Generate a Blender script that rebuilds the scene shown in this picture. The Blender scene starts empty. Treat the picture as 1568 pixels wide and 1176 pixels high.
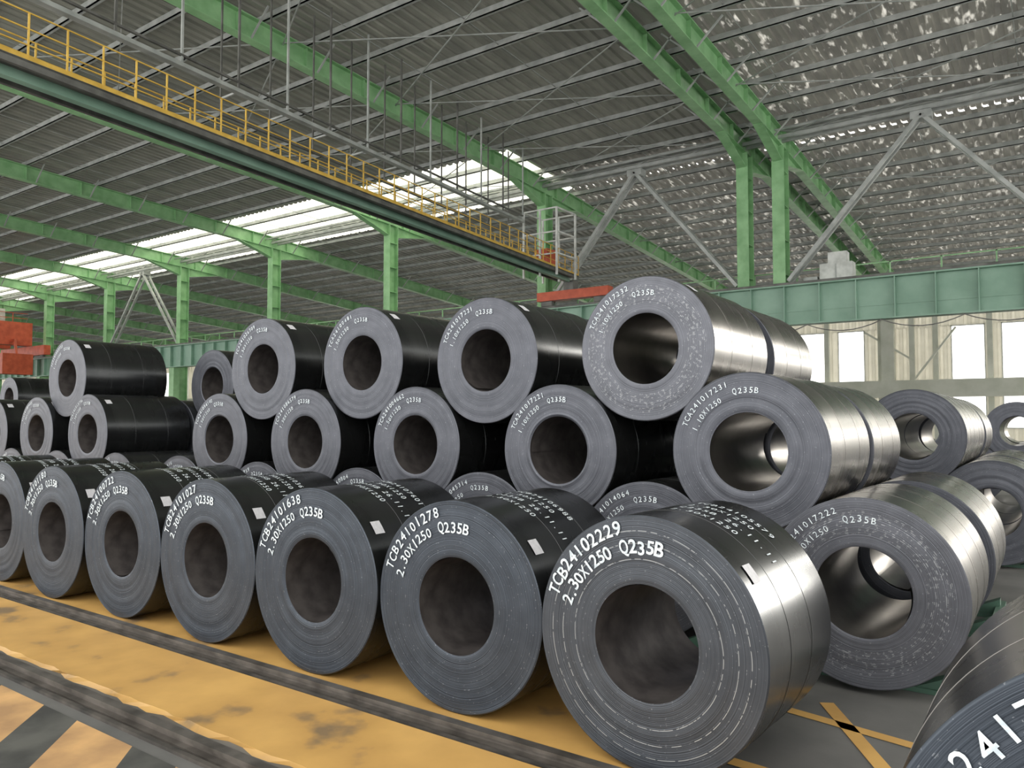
import bpy, bmesh, math, random
from mathutils import Vector, Matrix
random.seed(7)
scene = bpy.context.scene
scene.view_settings.view_transform = 'Standard'
scene.view_settings.exposure = 0.0

# ------------------------------------------------------------------ materials
def new_mat(name):
    m = bpy.data.materials.new(name); m.use_nodes = True
    nt = m.node_tree
    b = nt.nodes['Principled BSDF']
    return m, nt, b

def N(nt, typ, **kw):
    n = nt.nodes.new(typ)
    for k, v in kw.items():
        setattr(n, k, v)
    return n

def ramp(nt, src, stops):
    r = N(nt, 'ShaderNodeValToRGB')
    els = r.color_ramp.elements
    while len(els) < len(stops): els.new(0.5)
    for e, (p, c) in zip(els, stops):
        e.position = p; e.color = (c[0], c[1], c[2], 1)
    nt.links.new(src, r.inputs[0])
    return r.outputs[0]

def noisy(name, c1, c2, scale=5, rough=0.5, metal=0.0, bump=0.0, bscale=None, detail=5, lo=.35, hi=.65, stretch=None, mid=None):
    m, nt, b = new_mat(name)
    tc = N(nt, 'ShaderNodeTexCoord')
    src = tc.outputs['Object']
    if stretch:
        mp = N(nt, 'ShaderNodeMapping'); mp.inputs['Scale'].default_value = stretch
        nt.links.new(src, mp.inputs[0]); src = mp.outputs[0]
    n = N(nt, 'ShaderNodeTexNoise'); n.inputs['Scale'].default_value = scale; n.inputs['Detail'].default_value = detail
    nt.links.new(src, n.inputs['Vector'])
    st = [(lo, c1), (hi, c2)] if mid is None else [(lo, c1), mid, (hi, c2)]
    nt.links.new(ramp(nt, n.outputs[0], st), b.inputs['Base Color'])
    b.inputs['Roughness'].default_value = rough
    b.inputs['Metallic'].default_value = metal
    if bump:
        n2 = N(nt, 'ShaderNodeTexNoise'); n2.inputs['Scale'].default_value = bscale or scale * 4
        nt.links.new(src, n2.inputs['Vector'])
        bp = N(nt, 'ShaderNodeBump'); bp.inputs['Strength'].default_value = bump
        nt.links.new(n2.outputs[0], bp.inputs['Height']); nt.links.new(bp.outputs[0], b.inputs['Normal'])
    return m

def math_n(nt, op, a, b=None):
    n = N(nt, 'ShaderNodeMath', operation=op)
    for i, v in enumerate((a, b)):
        if v is None: continue
        if isinstance(v, (int, float)): n.inputs[i].default_value = v
        else: nt.links.new(v, n.inputs[i])
    return n.outputs[0]

def coil_face_mat(name, ca, cb, chalk='none', R=.58, rough=.42, metal=.5):
    m, nt, b = new_mat(name)
    tc = N(nt, 'ShaderNodeTexCoord')
    mul = N(nt, 'ShaderNodeVectorMath', operation='MULTIPLY'); mul.inputs[1].default_value = (1, 0, 1)
    nt.links.new(tc.outputs['Object'], mul.inputs[0])
    ln = N(nt, 'ShaderNodeVectorMath', operation='LENGTH'); nt.links.new(mul.outputs[0], ln.inputs[0])
    r = ln.outputs['Value']
    oi = N(nt, 'ShaderNodeObjectInfo')
    n0 = N(nt, 'ShaderNodeTexNoise'); n0.inputs['Scale'].default_value = 3
    nt.links.new(tc.outputs['Object'], n0.inputs['Vector'])
    rr = math_n(nt, 'ADD', r, math_n(nt, 'MULTIPLY', n0.outputs[0], 0.012))
    w = math_n(nt, 'ADD', math_n(nt, 'MULTIPLY', rr, 170.0), math_n(nt, 'MULTIPLY', oi.outputs['Random'], 50.0))
    n1 = N(nt, 'ShaderNodeTexNoise', noise_dimensions='1D'); n1.inputs['Scale'].default_value = 1.0; n1.inputs['Detail'].default_value = 5
    nt.links.new(w, n1.inputs['W'])
    n2 = N(nt, 'ShaderNodeTexNoise'); n2.inputs['Scale'].default_value = 7; n2.inputs['Detail'].default_value = 9
    nt.links.new(tc.outputs['Object'], n2.inputs['Vector'])
    mixf = math_n(nt, 'ADD', math_n(nt, 'MULTIPLY', n1.outputs[0], .6), math_n(nt, 'MULTIPLY', n2.outputs[0], .4))
    col = ramp(nt, mixf, [(.34, ca), (.66, cb)])
    # small scuffs following the laps
    ns = N(nt, 'ShaderNodeTexNoise'); ns.inputs['Scale'].default_value = 60; ns.inputs['Detail'].default_value = 2
    nt.links.new(tc.outputs['Object'], ns.inputs['Vector'])
    sc = math_n(nt, 'MULTIPLY', math_n(nt, 'GREATER_THAN', ns.outputs[0], .66), math_n(nt, 'GREATER_THAN', n1.outputs[0], .52))
    mxs = N(nt, 'ShaderNodeMix', data_type='RGBA')
    nt.links.new(math_n(nt, 'MULTIPLY', sc, .45), mxs.inputs[0]); nt.links.new(col, mxs.inputs[6]); mxs.inputs[7].default_value = (.34, .36, .39, 1)
    col = mxs.outputs[2]
    if chalk != 'none':
        n3 = N(nt, 'ShaderNodeTexNoise'); n3.inputs['Scale'].default_value = 42 if chalk == 'flake' else 26
        n3.inputs['Detail'].default_value = 2
        nt.links.new(tc.outputs['Object'], n3.inputs['Vector'])
        if chalk == 'flake':
            mask = math_n(nt, 'GREATER_THAN', n3.outputs[0], .57)
            n4 = N(nt, 'ShaderNodeTexNoise', noise_dimensions='1D'); n4.inputs['Scale'].default_value = 1; nt.links.new(math_n(nt, 'MULTIPLY', rr, 260.0), n4.inputs['W'])
            mask = math_n(nt, 'MULTIPLY', mask, math_n(nt, 'GREATER_THAN', n4.outputs[0], .54))
            band = math_n(nt, 'MULTIPLY', math_n(nt, 'GREATER_THAN', r, R * .62), math_n(nt, 'LESS_THAN', r, R * .88))
            mask = math_n(nt, 'MULTIPLY', mask, band)
        else:
            mask = None
            for f in (.655, .775, .875):
                d = math_n(nt, 'ABSOLUTE', math_n(nt, 'SUBTRACT', rr, R * f + .006))
                k = math_n(nt, 'LESS_THAN', d, .0018)
                mask = k if mask is None else math_n(nt, 'MAXIMUM', mask, k)
            mask = math_n(nt, 'MULTIPLY', mask, math_n(nt, 'GREATER_THAN', n3.outputs[0], .44))
        mx = N(nt, 'ShaderNodeMix', data_type='RGBA')
        nt.links.new(math_n(nt, 'MULTIPLY', mask, .6), mx.inputs[0]); nt.links.new(col, mx.inputs[6]); mx.inputs[7].default_value = (.55, .57, .58, 1)
        col = mx.outputs[2]
    nt.links.new(col, b.inputs['Base Color'])
    b.inputs['Roughness'].default_value = rough; b.inputs['Metallic'].default_value = metal
    bp = N(nt, 'ShaderNodeBump'); bp.inputs['Strength'].default_value = .5; bp.inputs['Distance'].default_value = .004
    nt.links.new(n1.outputs[0], bp.inputs['Height']); nt.links.new(bp.outputs[0], b.inputs['Normal'])
    return m

def coil_body_mat(name, ca, cb, rough, metal):
    m, nt, b = new_mat(name)
    tc = N(nt, 'ShaderNodeTexCoord')
    mp = N(nt, 'ShaderNodeMapping'); mp.inputs['Scale'].default_value = (1.2, 4, 1.2)
    nt.links.new(tc.outputs['Object'], mp.inputs[0])
    n = N(nt, 'ShaderNodeTexNoise'); n.inputs['Scale'].default_value = 1.0; n.inputs['Detail'].default_value = 3
    nt.links.new(mp.outputs[0], n.inputs['Vector'])
    nt.links.new(ramp(nt, n.outputs[0], [(.3, ca), (.7, cb)]), b.inputs['Base Color'])
    rr = N(nt, 'ShaderNodeMapRange'); rr.inputs['To Min'].default_value = rough - .03; rr.inputs['To Max'].default_value = rough + .04
    nt.links.new(n.outputs[0], rr.inputs['Value']); nt.links.new(rr.outputs[0], b.inputs['Roughness'])
    b.inputs['Metallic'].default_value = metal
    return m

M_FACE_F = coil_face_mat('coil_edge_slate', (.034, .042, .056), (.072, .087, .110))
M_FACE_1 = coil_face_mat('coil_edge_ringed', (.048, .055, .067), (.092, .104, .124), 'rings', R=.593)
M_FACE_G = coil_face_mat('coil_edge_grey', (.062, .067, .082), (.122, .129, .153))
M_FACE_K = coil_face_mat('coil_edge_flaked', (.08, .085, .10), (.145, .152, .178), 'flake', R=.56)
M_BODY = coil_body_mat('coil_wrap_dark', (.045, .048, .05), (.072, .075, .077), .27, .85)
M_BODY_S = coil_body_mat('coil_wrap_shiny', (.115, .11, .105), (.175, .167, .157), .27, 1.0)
M_BORE = noisy('coil_bore', (.07, .063, .062), (.135, .122, .118), 9, .4, .5, .25, 30)
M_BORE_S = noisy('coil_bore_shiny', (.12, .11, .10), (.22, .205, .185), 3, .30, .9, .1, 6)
M_CHALK = noisy('chalk_paint', (.50, .57, .62), (.82, .89, .92), 45, .8)
M_LABEL = noisy('paper_label', (.55, .55, .58), (.65, .65, .68), 40, .6)
M_GREEN = noisy('green_paint', (.20, .40, .19), (.30, .54, .28), 1.5, .45)
M_GREEN_D = noisy('green_paint_girder', (.19, .33, .25), (.27, .43, .34), .8, .45)
M_GREEN_S = noisy('green_paint_saddle', (.04, .09, .065), (.065, .14, .10), 3, .5)
M_GREY = noisy('grey_steel', (.30, .32, .31), (.44, .46, .45), 2, .5, .2)
M_DGREY = noisy('dark_steel', (.09, .09, .085), (.17, .17, .16), 2, .55, .3)
M_YEL = noisy('yellow_paint', (.55, .34, .05), (.72, .47, .09), 3, .5)
M_RED = noisy('red_paint', (.42, .07, .03), (.58, .11, .05), 2, .5)
M_WHITE = noisy('white_paint', (.5, .52, .5), (.7, .72, .7), 3, .5)
M_CONC = noisy('concrete', (.10, .10, .097), (.18, .177, .17), 1.3, .55, 0, .3, 30, 8)
M_ORANGE = noisy('orange_floor_paint', (.25, .17, .09), (.70, .42, .13), 2.0, .5, 0, .35, 22, 13, .32, .66, mid=(.41, (.56, .325, .10)))
M_ORANGE2 = noisy('orange_stripe_paint', (.42, .25, .12), (.70, .42, .18), 3, .65, 0, .25, 30, 9)
M_BLACKP = noisy('black_stripe_paint', (.05, .05, .048), (.11, .11, .10), 4, .65, 0, .25, 30, 9)
M_RAIL = noisy('rail_steel', (.10, .09, .08), (.22, .20, .18), 6, .45, .6)
M_GROOVE = noisy('rail_channel_shade', (.03, .028, .025), (.085, .075, .065), 7, .85, 0, .6, 40)  # rail channel laid flat; its shadow strip is put into the dark colour

def sheet_mat(name, c1, c2, t0, speck_glow):
    m, nt, b = new_mat(name)
    tc = N(nt, 'ShaderNodeTexCoord')
    mp = N(nt, 'ShaderNodeMapping'); mp.inputs['Scale'].default_value = (1, .3, 1)
    nt.links.new(tc.outputs['Object'], mp.inputs[0])
    n = N(nt, 'ShaderNodeTexNoise'); n.inputs['Scale'].default_value = 1.3; n.inputs['Detail'].default_value = 5
    nt.links.new(mp.outputs[0], n.inputs['Vector'])
    nt.links.new(ramp(nt, n.outputs[0], [(.35, c1), (.65, c2)]), b.inputs['Base Color'])
    b.inputs['Roughness'].default_value = .45; b.inputs['Metallic'].default_value = .3
    t = N(nt, 'ShaderNodeBsdfTranslucent'); t.inputs[0].default_value = (1, .98, .9, 1)  # translucent share added so the sheets glow brighter than their lighting
    fac = None
    if speck_glow:
        mp2 = N(nt, 'ShaderNodeMapping'); mp2.inputs['Scale'].default_value = (4.4, 1.3, 1)
        nt.links.new(tc.outputs['Object'], mp2.inputs[0])
        n2 = N(nt, 'ShaderNodeTexNoise'); n2.inputs['Scale'].default_value = 1; n2.inputs['Detail'].default_value = 3
        nt.links.new(mp2.outputs[0], n2.inputs['Vector'])
        mr = N(nt, 'ShaderNodeMapRange'); mr.inputs['From Min'].default_value = .57; mr.inputs['From Max'].default_value = .72
        mr.inputs['To Min'].default_value = t0; mr.inputs['To Max'].default_value = speck_glow
        nt.links.new(n2.outputs[0], mr.inputs['Value']); fac = mr.outputs[0]
    mx = N(nt, 'ShaderNodeMixShader'); mx.inputs[0].default_value = t0
    if fac: nt.links.new(fac, mx.inputs[0])
    nt.links.new(b.outputs[0], mx.inputs[1]); nt.links.new(t.outputs[0], mx.inputs[2])
    nt.links.new(mx.outputs[0], nt.nodes['Material Output'].inputs[0])
    return m
M_ROOF = sheet_mat('roof_sheet', (.14, .15, .125), (.26, .265, .225), .014, 0)
M_ROOF_L = sheet_mat('roof_sheet_glow_specks', (.15, .147, .13), (.30, .29, .25), .025, .27)  # noise specks of glow imitate bright highlights on the right-hand roof
M_WALL = sheet_mat('wall_cladding', (.60, .58, .50), (.72, .70, .62), .36, 0)  # strong translucency put in so the far wall glows pale and hazy
M_POST = noisy('pale_post_paint', (.56, .58, .50), (.66, .67, .60), 1, .6)

def translucent(name, col):
    m, nt, b = new_mat(name)
    t = N(nt, 'ShaderNodeBsdfTranslucent')
    n = N(nt, 'ShaderNodeTexNoise'); n.inputs['Scale'].default_value = .8
    c = ramp(nt, n.outputs[0], [(.3, (col[0]*.85, col[1]*.85, col[2]*.8)), (.7, col)])
    nt.links.new(c, t.inputs[0])
    nt.links.new(t.outputs[0], nt.nodes['Material Output'].inputs[0])
    return m
M_SKY = translucent('skylight_fibreglass', (.98, .98, .84))

# ------------------------------------------------------------------ mesh builder
class MB:
    def __init__(s): s.v = []; s.f = []; s.m = []; s.mats = []
    def mi(s, mat):
        if mat not in s.mats: s.mats.append(mat)
        return s.mats.index(mat)
    def add(s, vs, fs, mat):
        o = len(s.v); s.v += [tuple(p) for p in vs]; k = s.mi(mat)
        for f in fs: s.f.append(tuple(i + o for i in f)); s.m.append(k)
    def box(s, x0, x1, y0, y1, z0, z1, mat):
        vs = [(x0,y0,z0),(x1,y0,z0),(x1,y1,z0),(x0,y1,z0),(x0,y0,z1),(x1,y0,z1),(x1,y1,z1),(x0,y1,z1)]
        s.add(vs, [(3,2,1,0),(4,5,6,7),(0,1,5,4),(1,2,6,5),(2,3,7,6),(3,0,4,7)], mat)
    def bar(s, p0, p1, w, h, mat, off=(0, 0)):
        p0, p1 = Vector(p0), Vector(p1); d = (p1 - p0).normalized()
        up = Vector((0,0,1)) if abs(d.z) < .95 else Vector((0,1,0))
        r = d.cross(up).normalized(); u = r.cross(d)
        o = r * off[0] + u * off[1]
        vs = []
        for p in (p0, p1):
            for a, b in ((-1,-1),(1,-1),(1,1),(-1,1)):
                vs.append(p + o + r * (a*w/2) + u * (b*h/2))
        s.add(vs, [(3,2,1,0),(4,5,6,7),(0,1,5,4),(1,2,6,5),(2,3,7,6),(3,0,4,7)], mat)
    def ibeam(s, p0, p1, w, h, t, mat):
        s.bar(p0, p1, w, t, mat, (0, t/2)); s.bar(p0, p1, w, t, mat, (0, h - t/2)); s.bar(p0, p1, t, h - 2*t, mat, (0, h/2))
    def obj(s, name, loc=(0,0,0)):
        me = bpy.data.meshes.new(name); me.from_pydata(s.v, [], s.f)
        for m in s.mats: me.materials.append(m)
        me.polygons.foreach_set('material_index', s.m); me.update()
        o = bpy.data.objects.new(name, me); o.location = loc
        scene.collection.objects.link(o); return o

# ------------------------------------------------------------------ glyphs
_gl = {}
def glyph(ch, bold):
    key = (ch, bold)
    if key in _gl: return _gl[key]
    cu = bpy.data.curves.new('g', 'FONT'); cu.body = ch; cu.size = 1; cu.offset = bold; cu.resolution_u = 3
    ob = bpy.data.objects.new('g', cu); scene.collection.objects.link(ob)
    dg = bpy.context.evaluated_depsgraph_get(); dg.update()
    me = bpy.data.meshes.new_from_object(ob.evaluated_get(dg))
    vs = [(v.co.x, v.co.y) for v in me.vertices]; fs = [tuple(p.vertices) for p in me.polygons]
    bpy.data.objects.remove(ob); bpy.data.meshes.remove(me); bpy.data.curves.remove(cu)
    if vs:
        cx = (min(v[0] for v in vs) + max(v[0] for v in vs)) / 2
        wd = max(v[0] for v in vs) - min(v[0] for v in vs)
        k = min(1.0, .5 / max(wd, .01))
        vs = [((x - cx) * k, y) for x, y in vs]
    _gl[key] = (vs, fs); return _gl[key]

TR = random.Random(5)
def face_text(mb, txt, r, a_start, a_end, size, bold=.012, y=-.006):
    step = math.radians(a_start - a_end) / (len(txt) - 1); a = math.radians(a_start)
    for ch in txt:
        if ch != ' ':
            vs, fs = glyph(ch, bold)
            jr = TR.uniform(-.05, .05) * size; s2 = size * TR.uniform(.94, 1.04); tl = TR.uniform(-.05, .05)
            c = Vector((math.cos(a), 0, math.sin(a))); t = Vector((math.sin(a), 0, -math.cos(a)))
            mb.add([c * (r + jr) + t * ((u + v*tl) * s2) + c * (v * s2) + Vector((0, y, 0)) for u, v in vs], fs, M_CHALK)
        a -= step

def body_text(mb, txt, R, a_start, y0, size, bold=.0, adv=.62):
    a = math.radians(a_start)
    for ch in txt:
        if ch != ' ':
            vs, fs = glyph(ch, bold)
            mb.add([((R+.004) * math.cos(a - u*size/R), y0 + v*size, (R+.004) * math.sin(a - u*size/R)) for u, v in vs], fs, M_CHALK)
        a -= size * adv / R

# ------------------------------------------------------------------ coils
SEG = 112
def make_coil(x, y, z, R, r0, L=1.25, face=M_FACE_G, body=M_BODY, bore=M_BORE, text=None, big=False, btext=False, label=True, seed=0, rings=16, yaw=0):
    rnd = random.Random(seed * 13 + 5)
    mb = MB()
    prof = []
    prof.append((r0, .006, face))
    for i in range(1, rings):
        prof.append((r0 + (R - .006 - r0) * i / rings, rnd.uniform(-.002, .0035), face))
    prof.append((R - .006, 0, face))
    prof.append((R, .005, body))
    for f in (.30, .68):
        yy = L * (f + rnd.uniform(-.04, .04))
        prof += [(R, yy, body), (R + .0015, yy + .001, body), (R + .0015, yy + .026, body), (R, yy + .027, body)]
    prof.append((R, L - .005, body))
    prof.append((R - .006, L, face))
    prof.append((r0, L - .004, bore))
    prof += [(r0, L*.66, bore), (r0, L*.33, bore)]
    n = len(prof)
    vs = []
    for k in range(SEG):
        a = 2 * math.pi * k / SEG; c, s_ = math.cos(a), math.sin(a)
        for (r, yy, _) in prof: vs.append((r * c, yy, r * s_))
    for mat in (face, body, bore): mb.mi(mat)
    fs = []; ms = []
    for k in range(SEG):
        k2 = (k + 1) % SEG
        for i in range(n):
            j = (i + 1) % n
            fs.append((k*n + i, k*n + j, k2*n + j, k2*n + i)); ms.append(mb.mi(prof[i][2]))
    mb.v = vs; mb.f = fs; mb.m = ms
    ta = rnd.uniform(0, 6.28); tv = []; T = 14
    for k in range(T + 1):
        a = ta + k * .06; rr = r0 - .002 - .010 * (k / T)
        for yy in (.012, L - .012): tv.append((rr*math.cos(a), yy, rr*math.sin(a)))
    mb.add(tv, [(2*k, 2*k+1, 2*k+3, 2*k+2) for k in range(T)], bore)
    nsm = len(mb.f)
    if text:
        t1, t2, t3 = text
        sz = (.092 if seed == 0 else .084) if big else .058
        b = (.016 if seed == 0 else .008) if big else 0
        d = 0 if big else 3
        face_text(mb, t1, R*.85, 160 - d, 105 + d, sz, b)
        face_text(mb, t2, R*.70, 161 - d, 116 + d, sz*.95, b)
        face_text(mb, t3, R*.70 if big else R*.74, 103 - d/2, 79 + d/2, sz, b + .006)
    if btext:
        for i, tx in enumerate(('TCB2410' + str(rnd.randint(1000, 9999)), '2.30X1250', 'Q235B 26.11.11', '2.30X1250')):
            body_text(mb, tx, R, 90, .60 - i * .10, .066, .0)
    if label:
        a0 = math.radians(42 if btext else 58); lv = []
        for k in range(4):
            a = a0 - k * .03 / R
            for yy in (.08, .16): lv.append(((R+.005)*math.cos(a), yy, (R+.005)*math.sin(a)))
        mb.add(lv, [(2*k, 2*k+1, 2*k+3, 2*k+2) for k in range(3)], M_LABEL)
    o = mb.obj('steel_coil', (x, y, z))
    o.rotation_euler[2] = math.radians(yaw)
    me = o.data
    bm = bmesh.new(); bm.from_mesh(me); bmesh.ops.recalc_face_normals(bm, faces=bm.faces[:nsm]); bm.to_mesh(me); bm.free()
    me.polygons.foreach_set('use_smooth', [True] * len(me.polygons))
    try: me.set_sharp_from_angle(angle=math.radians(32))
    except Exception as e: print('sharp', e)
    return o

FL = .006
front = [(-1.612, 3.32, .593, 'TCB24102229'), (-2.800, 3.37, .588, 'TCB24101278'), (-3.985, 3.35, .594, 'TCB24101638'),
         (-5.178, 3.35, .596, 'TCB24101027'), (-6.38, 3.35, .602, 'TCB24100722'), (-7.585, 3.34, .600, 'TCB24101180'), (-8.80, 3.38, .600, 'TCB24101184'),
         (-10.02, 3.36, .600, None)]
for i, (x, y, R, t) in enumerate(front):
    make_coil(x, y, R + FL, R, .272, L=.86 if i == 0 else 1.0, face=M_FACE_1 if i == 0 else M_FACE_F,
              text=(t, '2.30X1250', 'Q235B') if t else None, big=True, btext=True, seed=i, yaw=-3 if i == 0 else 0)

def rest(c1, c2, r, g=.002):
    (x1, z1, r1), (x2, z2, r2) = c1, c2
    if x1 > x2: x1, z1, r1, x2, z2, r2 = x2, z2, r2, x1, z1, r1
    R1, R2 = r1 + r + g, r2 + r + g
    d = math.hypot(x2 - x1, z2 - z1); a = (R1*R1 - R2*R2 + d*d) / (2*d); h = math.sqrt(R1*R1 - a*a)
    ex, ez = (x2-x1)/d, (z2-z1)/d
    return x1 + a*ex - ez*h, z1 + a*ez + ex*h

SP = 1.542
def stack(y0, x0, bots, mids, tops, seed, text=True, shiny=3, jit=.03):
    rnd = random.Random(seed)
    B = {}
    for k in bots:
        R = .572 + rnd.uniform(-.008, .008)
        B[k] = (x0 - SP*k + rnd.uniform(-.01, .01), R + .035, R)
    Md = {}
    for k in mids:
        R = mids[k]
        if k in B and k+1 in B:
            x, z = rest(B[k], B[k+1], R); Md[k] = (x, z, R)
    T = {}
    for k in tops:
        R = tops[k]
        if k in Md and k+1 in Md:
            x, z = rest(Md[k], Md[k+1], R); T[k] = (x, z, R)
    s = seed * 100
    for lvl, D in enumerate((B, Md, T)):
        for k, (x, z, R) in D.items():
            s += 1
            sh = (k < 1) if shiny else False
            fl = (lvl, k) in ((0, 0), (2, 0)) and text
            num = {(0,0):'TCA241017222',(1,0):'TCA241017231',(2,0):'TCA241017232',(1,1):'TCA241017221',(2,1):'TCA241017221',(1,2):'TCA241004662',(2,2):'TCA24100481'}.get((lvl, k), 'TCA2410' + str(rnd.randint(10000, 99999)))
            yy = y0 + (.06 if lvl == 2 else 0) + rnd.uniform(-jit, jit) - (.22 if (lvl, k) == (0, 0) and text else 0)
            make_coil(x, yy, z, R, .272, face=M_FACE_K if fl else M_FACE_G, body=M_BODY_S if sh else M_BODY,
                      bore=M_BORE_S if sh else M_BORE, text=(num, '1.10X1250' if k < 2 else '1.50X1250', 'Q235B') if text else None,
                      label=text and (lvl == 2 or (lvl == 1 and k > 4)), seed=s, L=1.22)
    return B
stack(5.27, -1.0, range(0, 11), {0:.55, 1:.53, 2:.535, 3:.548, 4:.53, 6:.55, 7:.54, 8:.54, 9:.54}, {0:.552, 1:.55, 2:.555, 3:.56, 6:.565}, 3)
stack(6.60, -.97, range(0, 11), {0:.54, 1:.53, 2:.53, 3:.53, 4:.51, 5:.53, 6:.53, 7:.54, 8:.5}, {0:.545, 1:.53, 2:.53, 3:.53, 5:.53}, 4, text=False)
for yy, sd in ((10.0, 5), (11.35, 6), (12.7, 8)):
    stack(yy, -.65, (0, 1, 2, 3), {0:.55, 1:.54, 2:.54}, {}, sd, text=False)
for yy, sd in ((17.0, 9), (18.4, 10)):
    stack(yy, .1, (0, 1, 2), {0:.54, 1:.54}, {}, sd, text=False)
for yy, sd in ((8.6, 11),):
    stack(yy, -14.5, range(0, 8), {0:.55, 1:.54, 2:.54, 3:.54, 4:.54, 5:.54, 6:.54}, {1:.54, 2:.53, 4:.54}, sd, text=False, shiny=0)
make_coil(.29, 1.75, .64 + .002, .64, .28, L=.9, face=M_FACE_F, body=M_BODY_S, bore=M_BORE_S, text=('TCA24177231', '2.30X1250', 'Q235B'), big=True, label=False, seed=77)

def cradle(y, x0, ks):
    mb = MB()
    for k in ks:
        cx = x0 - SP * k
        for yy in (y + .22, y + .95):
            for sgn in (-1, 1):
                xa, xb = cx + sgn*.24, cx + sgn*.52
                vs = [(xa, yy, .03), (xb, yy, .03), (xb, yy, .155), (xa, yy+.12, .03), (xb, yy+.12, .03), (xb, yy+.12, .155)]
                mb.add(vs, [(0,1,2), (5,4,3), (0,3,4,1), (1,4,5,2), (2,5,3,0)], M_GREEN_S)
            mb.box(cx - .6, cx + .6, yy - .02, yy + .14, .001, .03, M_GREEN_S)
        for sgn in (-1, 1):
            mb.box(cx + sgn*.52 - .03, cx + sgn*.52 + .03, y + .05, y + 1.2, .031, .10, M_GREEN_S)
    return mb.obj('coil_cradle')
cradle(5.05, -1.0, range(0, 11)); cradle(6.6, -.97, range(0, 11))
for yy in (10.0, 11.35, 12.7): cradle(yy, -.65, range(4))

# ------------------------------------------------------------------ floor
mb = MB(); mb.box(-185, 16, -5, 66, -.3, 0, M_CONC); mb.obj('floor')
mb = MB()
def strip(mb, y0, y1, z, mat, x0, x1, amp, step=.15, seed=1):
    rnd = random.Random(seed); n = int((x1-x0)/step); vs = []
    for i in range(n+1):
        x = x0 + (x1-x0)*i/n
        vs += [(x, y0 + rnd.uniform(-amp, amp), .0005), (x, y0 + .01 + rnd.uniform(0, amp), z), (x, y1 - .01, z), (x, y1 + rnd.uniform(-amp, amp)*.4, .0005)]
    fs = []
    for i in range(n):
        for j in range(3): fs.append((i*4+j, i*4+4+j, i*4+5+j, i*4+1+j))
    mb.add(vs, fs, mat)
strip(mb, 2.40, 3.07, .022, M_ORANGE, -60, -.5, .022, .12)
strip(mb, 3.30, 4.95, .004, M_ORANGE, -60, -1.5, .01, .3, 3)
mb.obj('painted_floor_strip')
mb = MB()
for k in range(-2, 40):
    xa = -3.84 - .96*k
    mb.add([(xa, 2.10, .004), (xa-.57, 2.10, .004), (xa-.57+.75, 1.35, .004), (xa+.75, 1.35, .004)], [(0,1,2,3)], M_ORANGE2)
    mb.add([(xa-.57, 2.10, .004), (xa-.96, 2.10, .004), (xa-.96+.75, 1.35, .004), (xa-.57+.75, 1.35, .004)], [(0,1,2,3)], M_BLACKP)
for (a, b_, c, d, hw) in ((-1.5, 4.55, .6, 4.15, .04), (-1.15, 4.75, -.3, 3.3, .04), (-1.5, 3.7, .6, 3.55, .04), (-.5, 5.0, .4, 3.4, .03), (-1.5, 3.36, .5, 3.36, .06)):
    v = Vector((c-a, d-b_, 0)).normalized(); w = Vector((-v.y, v.x, 0)) * hw
    p, q = Vector((a, b_, .0035)), Vector((c, d, .0035))
    mb.add([p-w, q-w, q+w, p+w], [(0,1,2,3)], M_ORANGE)
mb.obj('hazard_stripes')
for yr in (3.185, 2.275):
    mb = MB()
    mb.box(-60, -.5, yr - .10, yr + .10, .0006, .003, M_GROOVE)
    mb.box(-60, -.5, yr - .05, yr + .05, .003, .012, M_RAIL)
    mb.box(-60, -.5, yr - .012, yr + .012, .012, .035, M_RAIL)
    mb.box(-60, -.5, yr - .028, yr + .028, .035, .055, M_RAIL)
    mb.box(-60, -.5, yr - .10, yr - .075, .003, .018, M_GROOVE)
    mb.obj('crane_rail')

# ------------------------------------------------------------------ building
def zb(y):
    return 16.0 - .05 * y if y <= 36 else 14.2 - .075 * (y - 36)
COLX = [13.4, 1.4, -10.36, -12.03, -23.4] + [-23.4 - 12.0*i for i in range(1, 14)]
YC = 36.0; YW = 66.0
for x in COLX:
    mb = MB()
    zt = zb(YC)
    for sy in (-.36, .36): mb.box(x-.28, x+.28, YC+sy-.02, YC+sy+.02, 0, zt, M_GREEN)
    mb.box(x-.015, x+.015, YC-.34, YC+.34, 0, zt, M_GREEN)
    for z in (8.2, 9.8, 11.4, 13.0): mb.box(x-.27, x+.27, YC-.34, YC+.34, z, z+.03, M_GREEN)
    mb.box(x-.35, x+.35, YC-.9, YC-.38, 0, 5.79, M_GREEN)
    mb.obj('steel_column')
for x in COLX:
    mb = MB()
    for (ya, yb2) in ((-4, YC), (YC, YW)):
        mb.ibeam((x, ya, zb(ya)), (x, yb2, zb(yb2) if yb2 != YC else 14.2), .42, .85, .045, M_GREEN)
    y = -2
    while y < YW:
        mb.box(x-.19, x+.19, y-.015, y+.015, zb(y)+.05, zb(y)+.78, M_GREEN)
        if y > 4:
            for s in (-1, 1):
                mb.bar((x + s*.2, y+.5, zb(y+.5)+.03), (x + s*1.15, y+.5, zb(y+.5)+.90), .06, .06, M_GREY)
        y += 3.0
    for s in (-1, 1):
        yy0, yy1 = YC + s*.36, YC + s*3.2
        vs = []
        for xx in (x-.03, x+.03): vs += [(xx, yy0, zb(yy0)+.02), (xx, yy1, zb(yy1)+.02), (xx, yy0, zb(yy0)-.7)]
        mb.add(vs, [(0,1,2),(5,4,3),(0,3,4,1),(1,4,5,2),(2,5,3,0)], M_GREEN)
        mb.bar((x, yy0, zb(yy0)-.7), (x, yy1, zb(yy1)+.0), .42, .04, M_GREEN)
    mb.obj('roof_rafter')
mb = MB(); y = -3
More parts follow.
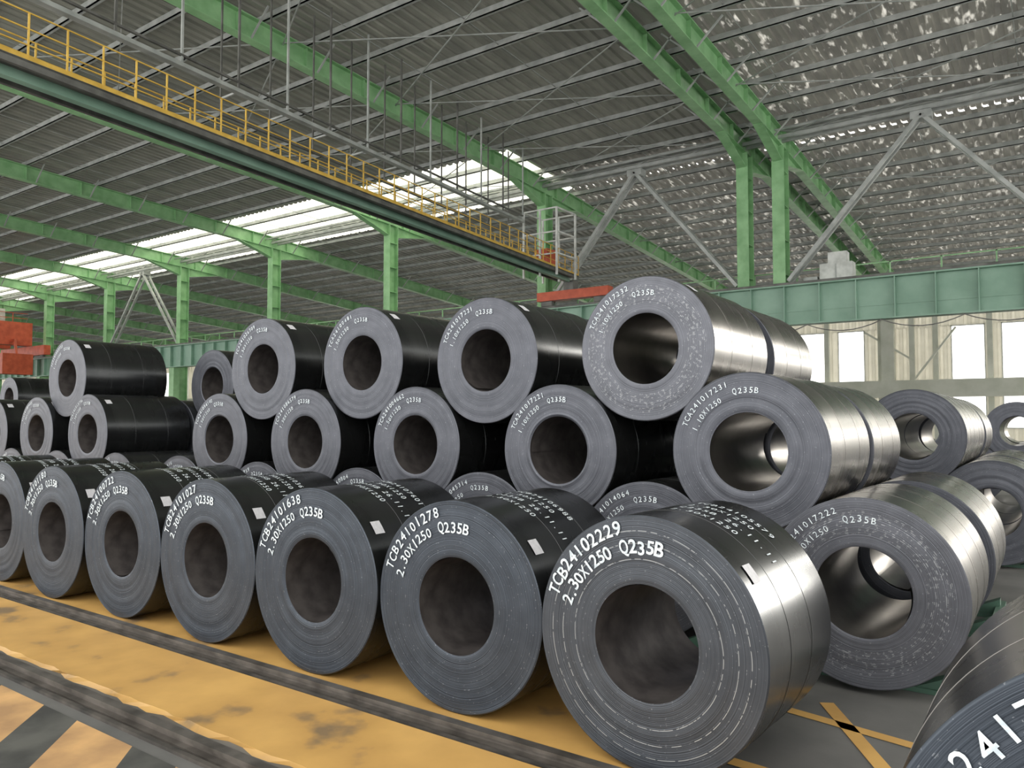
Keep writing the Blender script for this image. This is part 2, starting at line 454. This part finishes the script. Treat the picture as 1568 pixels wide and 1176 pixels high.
while y < YW:
    z = zb(y) + .85 + .02
    mb.box(-185, 15, y-.03, y+.03, z, z+.23, M_GREY)
    mb.box(-185, 15, y-.03, y+.13, z, z+.02, M_GREY)
    y += 2.0
for xx in [15 - 4*i for i in range(30)]:
    for (ya, yb2) in ((-2, 36), (36, 65)):
        mb.bar((xx, ya, zb(ya)+.93), (xx, yb2, (14.2 if yb2 == 36 else zb(yb2))+.93), .03, .03, M_GREY)
for xa, xb in ((1.4, -10.36), (-12.03, -23.4), (-23.4, -35.4)):
    for ya in (12, 18, 24, 30, 42, 48, 54):
        mb.bar((xa, ya, zb(ya)+.5), (xb, ya+6, zb(ya+6)+.5), .04, .04, M_GREY); mb.bar((xb, ya, zb(ya)+.58), (xa, ya+6, zb(ya+6)+.58), .04, .04, M_GREY)
mb.obj('roof_purlins')
def sheet(mb, xa, xb, ya, yb2, mat, pitch=.45, d=.09):
    n = int((xb-xa)/pitch); prof = []
    for i in range(n):
        x = xa + i*pitch
        prof += [(x, 0), (x+pitch*.45, 0), (x+pitch*.55, d), (x+pitch*.9, d)]
    prof.append((xa + n*pitch, 0)); vs = []
    for (x, dz) in prof: vs += [(x, ya, zb(ya)+1.11+dz), (x, yb2, zb(yb2)+1.11+dz)]
    mb.add(vs, [(2*i, 2*i+1, 2*i+3, 2*i+2) for i in range(len(prof)-1)], mat)
mb = MB()
sheet(mb, -185, -11.15, -4, 32, M_ROOF); sheet(mb, -23, -11.15, 32, 36.0, M_ROOF); sheet(mb, -23, -11.15, 36.0, 38.6, M_ROOF_L)
sheet(mb, -11.2, 15.3, -4, 36, M_ROOF_L); sheet(mb, -11.2, 15.3, 36, 38.6, M_ROOF_L)
sheet(mb, -185, -24, 38.6, 66.2, M_ROOF); sheet(mb, -24.0, 15.3, 38.6, 66.2, M_ROOF_L)
mb.obj('ceiling')
mb = MB()
sheet(mb, -185, -23, 32, 36, M_SKY, .9, .05); sheet(mb, -185, -23, 36, 38.6, M_SKY, .9, .05)
mb.obj('roof_skylight')

def brace(xa, xb):
    mb = MB(); xm = (xa+xb)/2
    for xe in (xa, xb):
        for dy in (-.22, .22):
            mb.bar((xm, YC+dy, 14.4), (xe + (.35 if xe < xm else -.35), YC+dy, 7.9), .16, .16, M_GREY)
        for i in range(1, 9):
            t = i/9; p = Vector((xm, YC, 14.4)).lerp(Vector((xe + (.35 if xe < xm else -.35), YC, 7.9)), t)
            mb.bar(p - Vector((0,.22,0)), p + Vector((0,.22,0)), .06, .06, M_GREY)
    mb.box(xm-.4, xm+.4, YC-.3, YC+.3, 14.2, 14.54, M_GREY)
    mb.obj('column_bracing')
brace(-10.36, 1.4); brace(-23.4, -12.03); brace(-71.4, -59.4)
mb = MB()
for (z, dy, h) in ((14.55, -.25, .16), (14.95, -.25, .12), (14.55, .3, .16), (15.0, .3, .2), (14.75, -.8, .08)):
    mb.box(-185, 15, YC+dy-h/2, YC+dy+h/2, z, z+h, M_GREY)
for xx in range(-180, 14, 3):
    mb.bar((xx, YC-.25, 14.6), (xx+1.5, YC-.25, 15.0), .05, .05, M_GREY); mb.bar((xx+1.5, YC-.25, 15.0), (xx+3, YC-.25, 14.6), .05, .05, M_GREY)
mb.obj('eave_strut')

mb = MB(); yg = YC - .70
mb.box(-185, 15, yg-.3, yg+.3, 5.8, 5.86, M_GREEN_D); mb.box(-185, 15, yg-.3, yg+.3, 7.54, 7.6, M_GREEN_D); mb.box(-185, 15, yg-.02, yg+.02, 5.86, 7.54, M_GREEN_D)
mb.box(-185, 15, yg-.05, yg+.05, 7.6, 7.75, M_DGREY)
for i in range(133):
    xx = 14 - i*1.5; mb.box(xx-.02, xx+.02, yg-.27, yg-.02, 5.86, 7.54, M_GREEN_D)
mb.box(-185, 15, yg-.05, yg-.02, 6.4, 6.46, M_GREEN_D)
for i in range(16):
    xx = 12 - i*3.0; pts = []
    for j in range(9):
        t = j/8; pts.append((xx - 3*t, yg-.32, 5.75 - 4*t*(1-t)*.35))
    for j in range(8): mb.bar(pts[j], pts[j+1], .04, .04, M_DGREY)
mb.obj('runway_girder')
mb = MB()
mb.box(-185, 15, YC+.42, YC+1.3, 7.45, 7.54, M_GREEN_D)
for i in range(100):
    xx = 14 - i*2.0; mb.box(xx-.03, xx+.03, YC+1.2, YC+1.26, 7.54, 8.6, M_GREEN)
mb.box(-185, 15, YC+1.2, YC+1.25, 8.55, 8.6, M_GREEN); mb.box(-185, 15, YC+1.2, YC+1.25, 8.05, 8.09, M_GREEN)
mb.obj('runway_walkway')

def crane_pt(t, z):
    a, b_ = Vector((-17.6, 2.0, 0)), Vector((-21.3, 35.0, 0)); p = a.lerp(b_, t); p.z = z; return p
mb = MB()
d = (crane_pt(1, 0) - crane_pt(0, 0)).normalized(); side = Vector((d.y, -d.x, 0))
mb.bar(crane_pt(0, 9.02), crane_pt(1, 9.02), .22, .22, M_GREEN_D)
mb.bar(crane_pt(0, 9.15), crane_pt(1, 9.15), 1.3, .05, M_DGREY)
mb.bar(crane_pt(0, 9.08)-side*.6, crane_pt(1, 9.08)-side*.6, .1, .18, M_DGREY)
mb.bar(crane_pt(0, 9.08)+side*.6, crane_pt(1, 9.08)+side*.6, .1, .18, M_DGREY)
for o in (-.62, .62):
    for zz in (9.5, 9.85, 10.2): mb.bar(crane_pt(0, zz)+side*o, crane_pt(1, zz)+side*o, .028, .028, M_YEL)
    mb.bar(crane_pt(0, 9.22)+side*o, crane_pt(1, 9.22)+side*o, .02, .12, M_YEL)
    for i in range(41):
        mb.bar(crane_pt(i/40, 9.15)+side*o, crane_pt(i/40, 10.2)+side*o, .035, .035, M_YEL)
e = crane_pt(1, 8.0)
mb.box(e.x-2.0, e.x+2.4, yg-.28, yg+.28, 8.02, 8.5, M_RED)
mb.box(e.x-.3, e.x+.3, yg-.25, yg+.25, 8.5, 9.0, M_DGREY)
for dx in (-1.5, 1.8):
    mb.box(e.x+dx-.35, e.x+dx+.35, yg-.1, yg+.1, 7.76, 8.3, M_DGREY)
for dx in (-1.0, 0, 1.0):
    for dy in (-3.0, -1.2):
        mb.bar((e.x+dx, yg+dy, 8.8), (e.x+dx, yg+dy, 12.2), .09, .09, M_WHITE)
for zz in (9.9, 11.0, 12.2):
    for dy in (-3.0, -1.2): mb.bar((e.x-1, yg+dy, zz), (e.x+1, yg+dy, zz), .07, .07, M_WHITE)
    for dx in (-1, 1): mb.bar((e.x+dx, yg-3.0, zz), (e.x+dx, yg-1.2, zz), .07, .07, M_WHITE)
mb.box(e.x-.6, e.x+.2, yg-2.6, yg-1.8, 9.2, 10.3, M_RED)
mb.obj('bridge_crane')

mb = MB()
a, b_ = Vector((-18.8, 2.0, 11.5)), Vector((-21.8, 31.5, 11.5))
mb.bar(a, b_, .22, .12, M_GREY); mb.bar(a+Vector((.0,0,.3)), b_+Vector((0,0,.3)), .08, .06, M_DGREY)
for i in range(16):
    p = a.lerp(b_, i/15)
    m_ = M_GREY if i % 2 else M_DGREY
    mb.bar(p, (p.x, p.y, zb(p.y)+.86), .06, .06, m_)
    if i > 5:
        mb.bar((p.x, p.y, p.z), (p.x-.9, p.y, p.z+.0), .06, .06, M_GREY)
        mb.bar((p.x-.9, p.y, p.z-.5), (p.x-.9, p.y, zb(p.y)+.86), .05, .05, M_DGREY)
q = a.lerp(b_, 6/15)
mb.bar(q+Vector((-.9,0,-.45)), b_+Vector((-.9,0,-.45)), .1, .1, M_DGREY)
mb.obj('suspended_conductor_bar')

mb = MB()
for xx in (-85.0, -90):
    mb.box(xx-.6, xx+.6, 2, 34.9, 8.9, 11.2, M_RED)
    for zz in (11.7, 12.2): mb.box(xx-.58, xx-.52, 2, 34.9, zz, zz+.05, M_RED)
    for k in range(22): mb.box(xx-.58, xx-.52, 2+1.5*k, 2.06+1.5*k, 11.2, 12.2, M_RED)
mb.box(-92, -82.0, yg-.30, yg+.30, 7.95, 8.9, M_RED)
for xx in (-91, -88.5, -85.5, -83): mb.box(xx-.35, xx+.35, yg-.12, yg+.12, 7.76, 8.3, M_DGREY)
mb.box(-89, -86, 29, 33, 11.3, 12.6, M_WHITE)
mb.box(-84, -82.4, 31.5, 34.2, 5.9, 7.9, M_RED); mb.bar((-83.2, 33, 7.9), (-83.6, 33, 9.4), .2, .2, M_RED); mb.bar((-83.6, 33, 9.3), (-84.6, 33, 9.3), .2, .2, M_RED)
mb.obj('bridge_crane')

mb = MB()
cx = -8.1; yk = YC + .46
mb.box(cx-.7, cx+.7, yk, yk+.7, 7.545, 8.65, M_WHITE); mb.box(cx-.35, cx+.45, yk+.05, yk+.65, 8.65, 9.15, M_WHITE)
mb.box(cx-.03, cx+.03, yk-.03, yk, 7.6, 8.6, M_GREY); mb.box(cx-1.4, cx-.8, yk, yk+.6, 7.545, 8.1, M_GREY)
mb.obj('electrical_cabinet')

# ------------------------------------------------------------------ far wall with windows
mb = MB()
wins = [(-17.2, 3.4), (-13.6, 2.0), (-5.5, 2.2), (-2.6, 1.6), (1.5, 1.9), (6.0, 1.9)] + [(-22.5 - 4.1*i, 2.4) for i in range(38)]
wins.sort()
H = zb(YW) + 1.1
def wall_piece(x0, x1, z0, z1):
    n = max(1, int((x1-x0)/.5)); w = (x1-x0)/n
    for i in range(n):
        xa = x0 + i*w
        mb.box(xa, xa+w*.5, YW, YW+.1, z0, z1, M_WALL); mb.box(xa+w*.5, xa+w, YW+.05, YW+.15, z0, z1, M_WALL)
wall_piece(-185, 15, 0, .9); wall_piece(-185, 15, 3.3, 4.5); wall_piece(-185, 15, 8.6, H)
x = -185
for (wx, ww) in wins:
    if wx - ww/2 > x:
        wall_piece(x, wx-ww/2, 4.5, 8.6); wall_piece(x, wx-ww/2, .9, 3.3)
    x = wx + ww/2
wall_piece(x, 15, 4.5, 8.6); wall_piece(x, 15, .9, 3.3)
mb.obj('wall_back')
for i, (wx, ww) in enumerate(wins):
    if wx < -70: continue
    mb = MB()
    for zz0, zz1 in ((.9, 3.3), (4.5, 8.6)):
        mb.box(wx-ww/2, wx-ww/2+.07, YW-.03, YW+.12, zz0, zz1, M_WHITE); mb.box(wx+ww/2-.07, wx+ww/2, YW-.03, YW+.12, zz0, zz1, M_WHITE)
        mb.box(wx-ww/2, wx+ww/2, YW-.03, YW+.12, zz0, zz0+.07, M_WHITE); mb.box(wx-ww/2, wx+ww/2, YW-.03, YW+.12, zz1-.07, zz1, M_WHITE)
    mb.obj('window_%d' % (i+1))
mb = MB()
mb.box(-185, 15, YW-1.5, YW-1.1, 3.2, 4.5, M_POST)
for k in range(16):
    xx = 13.2 - 12*k
    mb.box(xx-.45, xx+.45, YW-1.0, YW-.3, 0, zb(YW-.6), M_POST)
for xx in (-15.4, -11.4, -9.2, -7.6, -4.1, -.6):
    mb.box(xx-.18, xx+.18, YW-.4, YW-.05, 0, zb(YW-.6), M_POST)
mb.bar((-9.0, YW-.7, 4.6), (-6.2, YW-.7, 8.4), .14, .14, M_POST); mb.bar((-12.5, YW-.7, 8.4), (-9.0, YW-.7, 6.0), .14, .14, M_POST)
mb.obj('wall_frame')

mb = MB()  # unseen wall, added with openings shaped to give the coils highlight bands
def rbox(y0, y1, z0, z1):
    n = max(1, int((y1-y0)/.5)); w = (y1-y0)/n
    for i in range(n):
        mb.box(15.4 + (.06 if i % 2 else 0), 15.5 + (.06 if i % 2 else 0), y0+i*w, y0+(i+1)*w, z0, z1, M_WALL)
rbox(-4, 12, 6.2, 11.5); rbox(-4, 12, 0, 1.6); rbox(12, 66, 0, .8); rbox(12, 66, 10.2, 11.5)
for y in (-4, 1, 6, 11, 23, 36, 60): rbox(y, y+1.2, .8, 10.2)
mb.obj('unseen_wall_right')

# ------------------------------------------------------------------ world + low SUN lamp added to put highlights on the coil sides
w = bpy.data.worlds.new('World'); scene.world = w; w.use_nodes = True
bg = w.node_tree.nodes['Background']; bg.inputs[0].default_value = (1.0, .98, .94, 1); bg.inputs[1].default_value = 2.75
sl = bpy.data.lights.new('highlight_sun', 'SUN'); sl.energy = 2.2; sl.angle = math.radians(12); sl.color = (1, .95, .87)
so = bpy.data.objects.new('highlight_sun', sl); scene.collection.objects.link(so)
so.rotation_euler = Vector((.40, .90, .17)).to_track_quat('Z', 'Y').to_euler()
so.location = (20, 45, 10)

# ------------------------------------------------------------------ camera
cam = bpy.data.cameras.new('camera'); co = bpy.data.objects.new('camera', cam); scene.collection.objects.link(co)
co.location = (0, 0, 1.65); co.rotation_euler = (math.radians(92.53), 0, math.radians(35.5))
cam.sensor_width = 36; cam.lens = 27.05; cam.clip_end = 500; cam.clip_start = .05
scene.camera = co
